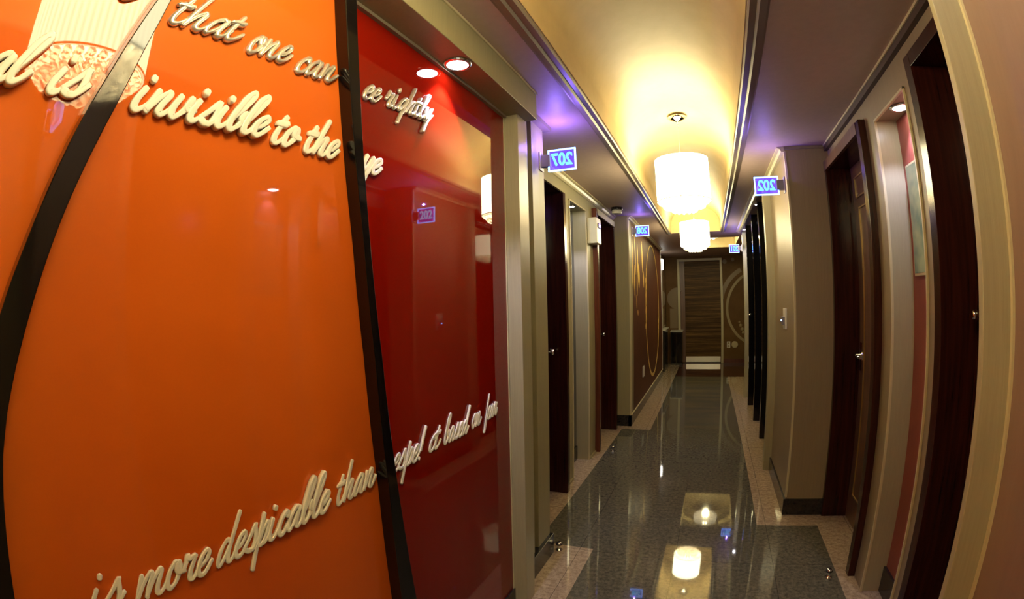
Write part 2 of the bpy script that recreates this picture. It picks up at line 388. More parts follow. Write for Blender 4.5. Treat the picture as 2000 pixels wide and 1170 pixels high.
def doorway(n, side, xf, xw, ya, yb, ztop, leafx, leaf_mat, near_mat, label, casing_mat, lever=None, knob=None):
    """casing of a doorway in a wall parallel to the corridor; ya..yb is the clear opening, xf the casing's front, leafx the leaf's face"""
    s = 1 if side == 'left' else -1
    d = setting('door_%d' % n, ((xf+leafx)/2, ya, 0), label)
    cw = 0.037
    back = leafx - s*0.02
    c = MB()
    lo, hi = sorted((xf, back))
    c.box(lo, hi, yb, yb+cw, 0, ztop+cw); c.box(lo, hi, ya, yb, ztop, ztop+cw)
    c.build('casing', casing_mat, d, 0.0012)
    c = MB(); c.box(lo, hi, ya-cw, ya, 0, ztop+cw); o = c.build('casing', near_mat, d, 0.0012)
    l = MB(); lo, hi = sorted((leafx, leafx-s*0.03)); l.box(lo, hi, ya, yb, 0.004, ztop); lf = l.build('leaf', leaf_mat, d)
    return d, lf
def knob(parent, x, y, z, s):
    k = MB(); k.lathe(x, y, z, [(0.016, 0), (0.016, s*0.004), (0.006, s*0.008), (0.006, s*0.020), (0.013, s*0.026), (0.017, s*0.036), (0.012, s*0.045)], 20, 0, 'x')
    return k.build('handle', M['chrome'], parent)
d1, l1 = doorway(1, 'left', -0.690, XW, 1.735, 2.295, 1.558, -0.79, M['darkwood'], M['darkwood'], 'dark wine doorway nearest on the left, after the 207 sign', M['darkwood'])
knob(l1, -0.79, 2.262, 0.752, 1)
d2, l2 = doorway(2, 'left', -0.690, XW, 3.07, 3.618, 1.572, -0.815, M['darkwood'], M['redwood'], 'dark wine doorway beside the left column', M['darkwood'])
knob(l2, -0.815, 3.57, 0.75, 1)
h_ = MB(); h_.box(-0.7, -0.6885, 1.70, 2.332, 1.556, 1.597); h_.build('lintel', M['paper'], d1)
h_ = MB(); h_.box(-0.7, -0.6885, 3.07, 3.655, 1.571, 1.611); h_.build('lintel', M['paper'], d2)

# column and mural wall
c_ = MB(); c_.box(-0.86, -0.603, 3.748, 3.90, 0, ZC); c_.box(-0.86, -0.608, 3.90, 6.40, 0, ZC)
struct('wall_left', c_, M['paper'], label='olive taupe column before the mural')
m_ = MB(); m_.box(-0.612, -0.6045, 3.775, 6.38, BH, ZC-0.02)
mural = struct('wall_left', m_, M['mural'], label='plum wall mural with a tall gold oval')
t_ = MB(); t_.box(-0.608, -0.598, 3.7475, 3.775, BH, ZC-0.02); struct('trim_8', t_, M['trim'], label='pale corner strip of the left column')
t_ = MB(); t_.box(-0.62, -0.594, 3.742, 6.40, 0, BH); t_.box(-0.735, -0.594, 3.742, 3.760, 0, BH)
struct('baseboard_left', t_, M['blackmatte'], 0.001)
t_ = MB(); t_.box(-0.600, -0.5915, 3.76, 6.38, BH, BH+0.006); struct('trim_9', t_, M['trim'], label='thin pale bead on top of the mural skirting')
t_ = MB(); t_.prism([(-0.610, ZC), (-0.572, ZC), (-0.572, ZC-0.006), (-0.585, ZC-0.010), (-0.592, ZC-0.022), (-0.610, ZC-0.024)], 'y', 3.752, 6.40)
struct('trim_10', t_, M['trim'], label='pale crown moulding over the mural wall')

def smooth_pts(pts, n=10, closed=False):
    out = []; P = [Vector(p) for p in pts]; m = len(P)
    rng = range(m if closed else m-1)
    for i in rng:
        p0 = P[(i-1) % m] if closed or i > 0 else P[0]*2-P[1]
        p1, p2 = P[i], P[(i+1) % m]
        p3 = P[(i+2) % m] if closed or i+2 < m else P[-1]*2-P[-2]
        for k in range(n):
            t = k/n
            out.append(0.5*((2*p1)+(-p0+p2)*t+(2*p0-5*p1+4*p2-p3)*t*t+(-p0+3*p1-3*p2+p3)*t*t*t))
    if not closed: out.append(P[-1])
    return out
# gold oval and leaf sprays painted on the mural: flat relief on the wall
def ribbon(mb, pts, wf, axis, a0, a1, mi=0):
    """flat band along 2-D points; wf(i/n) its half width; thickness between a0 and a1 along axis"""
    n = len(pts); L_, R_ = [], []
    for i, p in enumerate(pts):
        t = (pts[min(i+1, n-1)]-pts[max(i-1, 0)]); t = t.normalized() if t.length > 1e-9 else Vector((1, 0))
        nn = Vector((-t.y, t.x)); h = wf(i/(n-1)); L_.append(p+nn*h); R_.append(p-nn*h)
    def P(p, a): return Vector({'x': (a, p[0], p[1]), 'y': (p[0], a, p[1]), 'z': (p[0], p[1], a)}[axis])*U
    rows = [[mb.bm.verts.new(P(L_[i], a1)), mb.bm.verts.new(P(R_[i], a1)), mb.bm.verts.new(P(R_[i], a0)), mb.bm.verts.new(P(L_[i], a0))] for i in range(n)]
    for i in range(n-1):
        for k in range(4):
            f = mb.bm.faces.new((rows[i][k], rows[i][(k+1) % 4], rows[i+1][(k+1) % 4], rows[i+1][k])); f.material_index = mi
    mb.bm.faces.new(rows[0][::-1]).material_index = mi; mb.bm.faces.new(rows[-1]).material_index = mi
g_ = MB(); yc, zc_, ry, rz = 5.36, 0.90, 0.63, 0.70
ov = [Vector((yc-ry*math.cos(a), zc_+rz*math.sin(a)*(1 if math.sin(a) > 0 else 1.03))) for a in [2*math.pi*k/96-math.pi/2 for k in range(97)]]
ribbon(g_, ov, lambda t: 0.009+0.009*abs(math.cos(math.pi*t)), 'x', -0.606, -0.6030)
def leafshape(y, z, ln, wd, ang):
    d = Vector((math.sin(ang), math.cos(ang))); pts = [Vector((y, z))+d*ln*k/8 for k in range(9)]
    ribbon(g_, pts, lambda t: wd*max(0.06, math.sin(math.pi*t))**0.8, 'x', -0.606, -0.6032)
for (y, z, ln, wd, an) in [(3.96, 1.52, .30, .018, 3.2), (4.10, 1.58, .36, .020, 3.1), (4.25, 1.50, .26, .030, 3.25), (3.90, 1.33, .22, .03, 3.0), (4.05, 1.30, .26, .035, 3.3), (4.28, 1.33, .22, .06, 3.1),
                           (4.18, 1.22, .18, .02, 3.2), (4.02, 1.12, .10, .02, 3.0), (4.55, 1.56, .30, .035, 3.15), (4.60, 1.28, .16, .04, 3.1), (4.12, 1.05, .12, .015, 3.1), (4.18, .92, .05, .015, 3.1)]: leafshape(y, z, ln, wd, an)
for k in range(9):
    z = 1.32-0.075*k; y = 4.83-0.01*k
    leafshape(y, z, .085, .022, 2.9+0.5*(k % 2)); 
    if k % 2: leafshape(y-0.05, z-.02, .06, .02, 3.5)
for k in range(5): leafshape(5.92-.01*k, 0.78-0.07*k, .07, .022, 3.0+.4*(k % 2))
o = g_.build('gold_oval', M['goldleaf'], mural); o['label'] = 'gold oval and leaf sprays of the mural'

# far left: mirror, shelf, cabinet
w_ = MB(); w_.box(-0.86, -0.66, 6.40, Y1+.05, 0, ZC); struct('wall_left', w_, M['endwall'], label='brown wall of the far recess')
t_ = MB(); t_.box(-0.605, -0.596, 6.385, 6.40, 0, ZC-0.02); struct('trim_11', t_, M['steel'], label='thin steel strip at the end of the mural wall')
mt = thing('wall_mirror', (-0.66, 7.1, 0.62), 'tall pale framed mirror on the far left recess wall', 'mirror')
a = MB(); a.box(-0.66, -0.648, 6.98, 7.46, 0.60, 1.60); a.build('frame', M['trim'], mt, 0.002)
a = MB(); a.box(-0.648, -0.646, 7.01, 7.43, 0.63, 1.57); a.build('mirror_glass', M['mirror'], mt)
sc_ = thing('wall_sconce', (-0.655, 6.86, 1.42), 'small lit white sconce beside the far mirror', 'lamp')
a = MB(); a.box(-0.66, -0.652, 6.84, 6.88, 1.42, 1.58); a.build('back_plate', M['steel'], sc_)
a = MB(); a.lathe(-0.632, 6.86, 1.42, [(0.012, 0), (0.022, .01), (0.026, .08), (0.022, .15), (0.012, .16)], 20); a.build('lamp_shade', mat('lit_white_glass', (1, 1, 1), .4, emit=(1, .93, .8), estr=6), sc_)
sh = thing('wall_shelf', (-0.66, 6.85, 0.56), 'small white topped shelf under the far mirror', 'shelf')
a = MB(); a.box(-0.66, -0.585, 6.70, 7.30, 0.575, 0.59); a.build('shelf_top', M['white'], sh, .001)
a = MB(); a.box(-0.66, -0.60, 6.72, 7.28, 0.0, 0.575); a.build('body', M['blackmatte'], sh)
cb = thing('cabinet', (-0.475, 7.55, 0), 'low black cabinet with pale top left of the end door', 'cabinet')
a = MB(); a.box(-0.572, -0.392, 7.46, 7.70, 0.0, 0.512); a.build('body', M['blackmatte'], cb, .002)
a = MB(); a.box(-0.578, -0.386, 7.45, 7.715, 0.512, 0.524); a.build('top', M['white'], cb, .001)
a = MB(); a.box(-0.565, -0.485, 7.455, 7.46, 0.03, 0.49); a.build('door', M['black'], cb)
a = MB(); a.box(-0.479, -0.399, 7.455, 7.46, 0.03, 0.49); a.build('door', M['black'], cb)

# ------------------------------------------------------------------ end wall and end door
w_ = MB(); w_.box(-0.90, -0.468, Y1, Y1+.06, 0, ZC); w_.box(0.25, 1.0, Y1, Y1+.06, 0, ZC); w_.box(-0.468, 0.25, Y1, Y1+.06, 1.63, ZC); w_.box(-0.468, 0.25, Y1+.05, Y1+.06, 0, 1.63)
end = struct('wall_back', w_, M['endwall'], label='brown end wall with khaki circle artwork')
a = MB()
cx, cz, R_ = 0.909, 0.84, 0.60
arc = [Vector((cx-R_*math.cos(t), cz+R_*math.sin(t))) for t in [math.radians(-62+124*k/40) for k in range(41)]]
ribbon(a, [p for p in arc if p.x < 0.60], lambda t: 0.020, 'y', Y1+.001, Y1-.004)
a.build('painted_ring', M['khaki'], end)
a = MB()
arc = [Vector((cx-.08-R_*1.02*math.cos(t), cz+.07+R_*1.0*math.sin(t))) for t in [math.radians(8+54*k/30) for k in range(31)]]
ribbon(a, [p for p in arc if p.x < 0.60], lambda t: 0.034, 'y', Y1+.001, Y1-.003)
for (x, z, r) in ((.29, 1.575, .035), (.42, 1.60, .028), (.02, 1.66, .0)):
    if r: a.lathe(x, Y1-.003, z, [(r, 0), (r, .004)], 32, 0, 'y')
a.build('painted_band', M['khaki2'], end)
a = MB()
for (x, z, r) in ((.52, .58, .03), (.545, .52, .035), (.50, .63, .02), (.56, .47, .025)): a.ball(x, Y1-.002, z, r, 0, 1.0, 1)
for v in a.bm.verts: v.co.y = Y1*U + (v.co.y-Y1*U)*0.15
a.build('painted_figures', M['khaki'], end)
a = MB(); a.lathe(-0.47, Y1-.003, 1.02, [(0.17, 0), (0.17, .004)], 48, 0, 'y'); a.box(-0.60, -0.34, Y1-.003, Y1+.001, .55, .86)
for v in a.bm.verts:
    if v.co.x > -0.466*U: v.co.x = -0.466*U
a.build('painted_disc', M['khaki2'], end)
d = setting('door_3', (-0.1, Y1, 0), 'brown zebrano striped door at the end of the corridor')
a = MB()
a.box(-0.466, -0.430, Y1-.03, Y1+.05, 0, 1.632); a.box(0.212, 0.247, Y1-.03, Y1+.05, 0, 1.632); a.box(-0.430, 0.212, Y1-.03, Y1+.05, 1.597, 1.632)
a.build('frame', M['trim'], d, .002)
a = MB(); a.box(-0.430, -0.352, Y1-.005, Y1+.02, 0.01, 1.597); a.build('side_panel', M['doorwood'], d)
a = MB(); a.box(-0.352, 0.212, Y1-.012, Y1+.02, 0.012, 1.597); lf = a.build('leaf', M['zebra'], d)
a = MB(); a.box(-0.345, 0.203, Y1-.019, Y1-.0121, 0.014, 0.100); a.build('kick_plate', M['steel'], lf, .001)
a = MB(); a.ball(-0.415, Y1-.035, 1.137, .016); a.lathe(-0.415, Y1-.035, 1.137, [(.006, 0), (.006, .032)], 12, 0, 'y'); a.build('handle', M['chrome'], d)
b_ = MB(); b_.box(0.25, 1.0, Y1-.008, Y1, 0, 0.06); struct('baseboard_back', b_, M['redwood'])
so = thing('power_outlet', (0.329, Y1, 0.284), 'white double power outlet right of the end door', 'outlet')
a = MB(); a.box(0.302, 0.356, Y1-.008, Y1, 0.235, 0.333); a.build('cover_plate', M['white'], so, .002)
for z in (0.262, 0.306):
    a = MB(); a.lathe(0.329, Y1-.0115, z, [(0.015, 0), (0.015, .0035)], 20, 0, 'y'); a.build('socket', M['khaki'], so)
so = thing('round_cover', (0.426, Y1, 0.28), 'round cream cover plate beside the end wall outlet', 'cover plate')
a = MB(); a.lathe(0.426, Y1-.014, 0.285, [(0.052, .014), (0.052, .004), (0.047, 0)], 40, 0, 'y'); a.build('cover', mat('cream_plastic', (.5, .42, .24), .5), so)

# ------------------------------------------------------------------ right side
XR = 0.600
w_ = MB()
# far recess wall, column by sign 201
w_.box(0.62, 0.86, 5.06, Y1+.05, 0, ZC); struct('wall_right', w_, M['endwall'], label='brown wall behind the far right column')
w_ = MB(); w_.box(0.380, 0.62, 4.985, 5.06, 0, ZC); struct('wall_right', w_, M['paper_pale'], 0.0015, label='pale column end beside the 201 sign')
w_ = MB(); w_.box(0.46, 0.86, 2.87, 4.985, 0, ZC); struct('wall_right', w_, M['black'], label='black lacquered bay wall on the far right')
for k, (y, lab) in enumerate(((3.481, 'tall black lacquer fin nearest to the 202 pillar'), (4.01, 'tall black lacquer fin in the middle of the right bay'), (4.612, 'tall black lacquer fin nearest to the 201 column'))):
    f = MB(); f.box(0.390, 0.46, y, y+0.05, 0, ZC-0.001)
    tag(f.build('lacquer_fin', M['black'], None, 0.0015, origin=(0.425, y+.025, 0)), lab, 'panel', 'black lacquer fins of the right bay')
hl = thing('lever_handle', (0.385, 4.60, 0.83), 'small chrome handle on the far black fin', 'handle')
a = MB(); a.lathe(0.41, 4.598, 0.845, [(.012, 0), (.014, .008), (.014, .0145)], 16, 0, 'y'); a.tube([(0.41, 4.60, .845), (0.41, 4.585, .845), (.385, 4.58, .845)], .005); a.build('lever', M['chrome'], hl)
t_ = MB(); t_.prism([(0.32, ZC), (0.36, ZC), (0.36, ZC-0.024), (0.345, ZC-0.022), (0.338, ZC-0.010), (0.32, ZC-0.006)], 'y', 2.81, 4.985)
struct('trim_12', t_, M['trim'], label='pale crown moulding over the black bay')
# 202 pillar
w_ = MB(); w_.box(0.394, 0.86, 2.197, 2.815, 0, ZC); struct('wall_right', w_, M['paper_rose'], 0.0015, label='large taupe pillar carrying the 202 sign')
w_ = MB(); w_.box(0.352, 0.46, 2.815, 2.872, 0, ZC); struct('wall_right', w_, M['paper'], 0.0015, label='slim pilaster behind the 202 pillar')
t_ = MB(); t_.box(0.3915, 0.400, 2.1945, 2.207, BH, ZC-.02); struct('trim_13', t_, M['trim'], label='bright corner strip of the 202 pillar')
t_ = MB(); t_.box(0.385, 0.86, 2.190, 2.812, 0, BH*0.9); struct('baseboard_right', t_, M['blackmatte'], .001)
t_ = MB(); t_.prism([(0.394, ZC), (0.362, ZC), (0.362, ZC-0.006), (0.374, ZC-0.010), (0.380, ZC-0.022), (0.394, ZC-0.024)], 'y', 2.197, 2.815)
struct('trim_14', t_, M['trim'], label='pale crown moulding on the 202 pillar')
t_ = MB(); t_.box(0.394, 0.575, 2.190, 2.199, ZC-0.014, ZC-0.001); struct('trim_15', t_, M['bronze'], label='bronze bead across the front of the 202 pillar')
# second bay on the right
w_ = MB()
w_.box(XR, 0.86, 1.535, 1.642, 0, ZC); w_.box(XR, 0.86, 1.642, 2.197, 1.595, ZC); w_.box(XR, 0.86, 1.268, 1.535, 1.545, ZC)
w_.box(XR, 0.86, 1.150, 1.268, 0, ZC); w_.box(XR, 0.86, 0.575, 1.150, 1.59, ZC); w_.box(XR, 0.86, 0.575, 0.62, 0, ZC)
struct('wall_right', w_, M['paper_rose'], label='rose taupe wall with the near right doors and niche')
n_ = MB(); n_.box(XR+.001, 0.68, 1.5345, 1.536, 0, 1.545); struct('wall_right', n_, M['paper_pale'], label='pale reveal of the right niche')
n_ = MB(); n_.box(0.674, 0.86, 1.26, 1.54, 0, 1.56); struct('wall_right', n_, M['rednich'], label='brick red back of the right niche')
n_ = MB(); n_.box(0.664, 0.675, 1.268, 1.5345, 0, BH+.01); struct('baseboard_right', n_, M['blackmatte'], .001)
t_ = MB()
for (y0, y1, z0, z1) in ((1.264, 1.270, 0, 1.549), (1.532, 1.538, 0, 1.549), (1.264, 1.538, 1.543, 1.550)): t_.box(XR-0.006, XR+0.002, y0, y1, z0, z1)
struct('trim_16', t_, M['trim'], label='pale metal edge strip round the right niche')
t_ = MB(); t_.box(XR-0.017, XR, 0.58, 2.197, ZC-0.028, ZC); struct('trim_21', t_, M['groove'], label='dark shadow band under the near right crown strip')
t_ = MB(); t_.box(XR-0.021, XR-0.0165, 0.58, 2.197, ZC-0.008, ZC)
struct('trim_17', t_, M['trim'], label='pale crown moulding over the near right doors')
pf = thing('picture_frame', (0.672, 1.40, 1.05), 'narrow greenish framed print on the red niche wall', 'picture')
a = MB(); a.box(0.660, 0.674, 1.315, 1.490, 1.052, 1.385); a.build('frame', M['trim'], pf, .001)
a = MB(); a.box(0.658, 0.6605, 1.322, 1.483, 1.060, 1.378); a.build('print', M['picture'], pf)
d4, l4 = doorway(4, 'right', 0.573, XR, 1.675, 2.175, 1.553, 0.690, M['doorwood'], M['darkwood'], 'brown panelled door with gold beading beside the 202 pillar', M['darkwood'])
h_ = MB(); h_.box(0.5715, 0.585, 1.675, 2.197, 1.551, 1.592); h_.build('lintel', M['doorwood'], d4)
a = MB()
def bead_rect(a, x, y0, y1, z0, z1, w=0.006):
    for (p, q, r, s) in ((y0, y1, z0, z0+w), (y0, y1, z1-w, z1), (y0, y0+w, z0, z1), (y1-w, y1, z0, z1)): a.box(x-.005, x+.002, p, q, r, s)
bead_rect(a, 0.690, 1.74, 2.105, 0.13, 1.368); bead_rect(a, 0.690, 1.72, 2.13, 1.41, 1.50)
a.build('gold_bead', M['gold'], l4)
a = MB(); a.lathe(0.690, 2.135, 0.745, [(0.022, 0), (0.022, -0.005), (0.008, -.008), (0.008, -0.035)], 20, 0, 'x')
a.tube([(0.655, 2.135, .745), (0.652, 2.10, .747), (0.655, 2.05, .745)], [.008, .007, .006])
a.box(0.684, 0.690, 2.12, 2.15, 0.68, 0.80); a.build('handle', M['chrome'], l4)
d5, l5 = doorway(5, 'right', 0.573, XR, 0.64, 1.140, 1.550, 0.675, M['darkwood'], M['darkwood'], 'almost black wine doorway nearest on the right', M['darkwood'])
a = MB(); a.lathe(0.675, 1.10, 0.95, [(0.014, 0), (0.014, -.006), (.006, -.010), (.006, -.022), (.013, -.028), (.010, -.04)], 20, 0, 'x'); a.build('handle', M['chrome'], l5)
# near pillar
w_ = MB(); w_.box(0.398, 0.86, 0.30, 0.578, 0, ZC); struct('wall_right', w_, M['paper_near'], label='rose brown textured pillar face nearest the camera on the right')
w_ = MB(); w_.box(0.352, 0.60, 0.5785, 0.590, 0, ZC); struct('wall_right', w_, M['paper_pale'], 0.001, label='cream pilaster strip at the right edge of the photo')
w_ = MB(); w_.box(0.394, 0.3985, 0.5735, 0.5785, 0, ZC-.01); struct('trim_18', w_, M['trim'], label='rough caulk seam beside the cream pilaster')
t_ = MB(); t_.box(0.388, 0.86, 0.294, 0.574, 0, BH); struct('baseboard_right', t_, M['blackmatte'])
w_ = MB(); w_.box(XR, 0.86, Y0, 0.30, 0, ZC); struct('wall_right', w_, M['paper'], label='taupe wall behind the camera on the right')
w_ = MB(); w_.box(-1.0, 0.86, Y0-.05, Y0, 0, ZC+.3); struct('wall_front', w_, M['paper'], label='closing wall of the corridor behind the camera')

# switches, outlet, dispenser, detector, stoppers
ks = thing('key_card_switch', (0.394, 2.452, 0.87), 'small white key card switch on the side of the 202 pillar', 'switch')
a = MB(); a.box(0.385, 0.394, 2.415, 2.49, 0.845, 0.945); a.build('cover_plate', M['white'], ks, .002)
a = MB(); a.box(0.372, 0.385, 2.43, 2.475, 0.865, 0.905); a.build('card_slot', M['bracket'], ks, .001)
a = MB(); a.ball(0.371, 2.452, 0.888, .0035); a.build('indicator_light', mat('blue_indicator', (.1, .3, 1), .3, emit=(.15, .4, 1), estr=8), ks)
so = thing('power_outlet', (-0.6045, 4.49, 0.333), 'white power outlet low on the plum mural', 'outlet')
a = MB(); a.box(-0.6045, -0.597, 4.44, 4.54, 0.285, 0.385); a.build('cover_plate', M['white'], so, .002)
a = MB(); a.box(-0.5975, -0.5955, 4.465, 4.515, 0.30, 0.37); a.build('socket', M['white'], so)
dp = thing('air_dispenser', (-0.68, 2.95, 1.36), 'white wall dispenser box between the lit niche and second doorway', 'dispenser')
a = MB(); a.box(XW, -0.660, 2.90, 3.02, 1.362, 1.525); a.build('housing', M['white'], dp, .004)
a = MB(); a.box(-0.661, -0.654, 2.925, 2.995, 1.462, 1.49); a.build('nozzle', M['blackmatte'], dp, .001)
sd = thing('smoke_detector', (-0.62, 3.40, ZC), 'small round detector with black base on the ceiling before the left column', 'smoke detector')
a = MB(); a.lathe(-0.62, 3.40, ZC, [(.042, 0), (.042, -.020)], 28); a.build('base', M['blackmatte'], sd)
a = MB(); a.lathe(-0.62, 3.40, ZC, [(.036, -.020), (.036, -.040), (.030, -.046)], 28); a.build('cap', M['white'], sd)
def stopper(x, y, lab):
    s = thing('door_stopper', (x, y, 0), lab, 'door stopper', 'chrome door stoppers on the floor')
    a = MB(); a.lathe(x, y, 0, [(.014, 0), (.014, .004), (.008, .006), (.008, .020), (.0115, .024), (.0115, .034), (.007, .038)], 20); a.build('post', M['chrome'], s)
    a = MB(); a.lathe(x, y, 0, [(.0125, .0255), (.0135, .029), (.0125, .0325)], 20); a.build('rubber_ring', M['blackmatte'], s)
stopper(-0.545, 1.70, 'chrome door stopper at the foot of the 207 pier')
stopper(-0.608, 3.064, 'chrome door stopper before the second left doorway')
stopper(0.497, 1.633, 'chrome door stopper by the near right door')

# ------------------------------------------------------------------ painted glass and its posts
def post_line(tab):
    """(z, y) table -> y at z, linear"""
    tab = sorted(tab)
    def f(z):
        if z <= tab[0][0]: a, b = tab[0], tab[1]
        elif z >= tab[-1][0]: a, b = tab[-2], tab[-1]
        else:
            for i in range(len(tab)-1):
                if tab[i][0] <= z <= tab[i+1][0]: a, b = tab[i], tab[i+1]; break
        return a[1]+(b[1]-a[1])*(z-a[0])/(b[0]-a[0])
    return f
WID = 0.004
PL = {1: (post_line([(0, -0.17), (0.4, -0.06), (0.7, 0.0), (0.9, 0.040), (1.01, 0.079), (1.08, 0.106), (1.2, 0.147), (1.25, 0.166), (1.385, 0.212), (1.578, 0.272)]),
          post_line([(0, -0.12), (0.4, -0.01), (0.7, 0.035), (0.857, 0.062), (0.916, 0.078), (1.0, 0.107), (1.1, 0.141), (1.166, 0.165), (1.239, 0.191), (1.341, 0.218), (1.398, 0.231), (1.578, 0.295)])),
      2: (post_line([(0, 0.683), (0.404, 0.676), (0.662, 0.671), (0.908, 0.654), (1.114, 0.629), (1.356, 0.583), (1.553, 0.543), (1.578, 0.538)]),
          post_line([(0, 0.757), (0.357, 0.727), (0.643, 0.700), (0.903, 0.675), (1.138, 0.643), (1.375, 0.607), (1.578, 0.571)]))}
ZZ = [0.0+1.578*k/40 for k in range(41)]
XP = XG+0.028
for n, lab in ((1, 'slanting black lacquer post crossing the orange glass on the left'), (2, 'black lacquer post between the orange and the red glass')):
    a = MB(); lo, hi = PL[n]; rows = []
    for z in ZZ:
        rows.append([a.bm.verts.new(Vector(p)*U) for p in ((XG+.0002, lo(z), z), (XP, lo(z), z), (XP, hi(z), z), (XG+.0002, hi(z), z))])
    for i in range(len(rows)-1):
        for k in range(4): a.bm.faces.new((rows[i][k], rows[i][(k+1) % 4], rows[i+1][(k+1) % 4], rows[i+1][k]))
    a.bm.faces.new(rows[0][::-1]); a.bm.faces.new(rows[-1])
    o = a.build('lacquer_post', M['black'], None, .0012, origin=(XG, (lo(0)+hi(0))/2, 0)); tag(o, lab, 'post', 'black posts on the glass wall')
def panel(ylo, yhi, m, lab):
    a = MB(); pts = [(ylo(z), z) for z in ZZ if z >= 0.06 or z == 0] + [(yhi(z), z) for z in reversed(ZZ) if z >= 0.06 or z == 0]
    pts = [(y, max(z, 0.062)) for y, z in pts]
    a.prism(pts, 'x', XG-.011, XG)
    o = a.build('glass_panel', m, None, 0, origin=(XG, (ylo(0)+yhi(0))/2, 0)); tag(o, lab, 'wall panel', 'painted glass wall panels')
mid1 = lambda z: (PL[1][0](z)+PL[1][1](z))/2
mid2 = lambda z: (PL[2][0](z)+PL[2][1](z))/2
panel(lambda z: Y0, mid1, M['orange'], 'glossy orange glass panel left of the slanting black post')
panel(lambda z: mid1(z)+.001, lambda z: mid2(z)-.001, M['orange'], 'glossy orange glass panel between the two black posts')
panel(mid2, lambda z: 1.290, M['red'], 'glossy deep red glass panel beside the pilaster')
a = MB(); a.box(XG-.011, XG+.006, Y0, 1.295, 0, 0.062); struct('baseboard_left', a, M['blackmatte'], .001)
a = MB(); a.box(XG-.001, XG+.003, 1.2895, 1.2945, 0.062, 1.57); struct('trim_19', a, M['trim'], label='thin pale edge of the red glass')

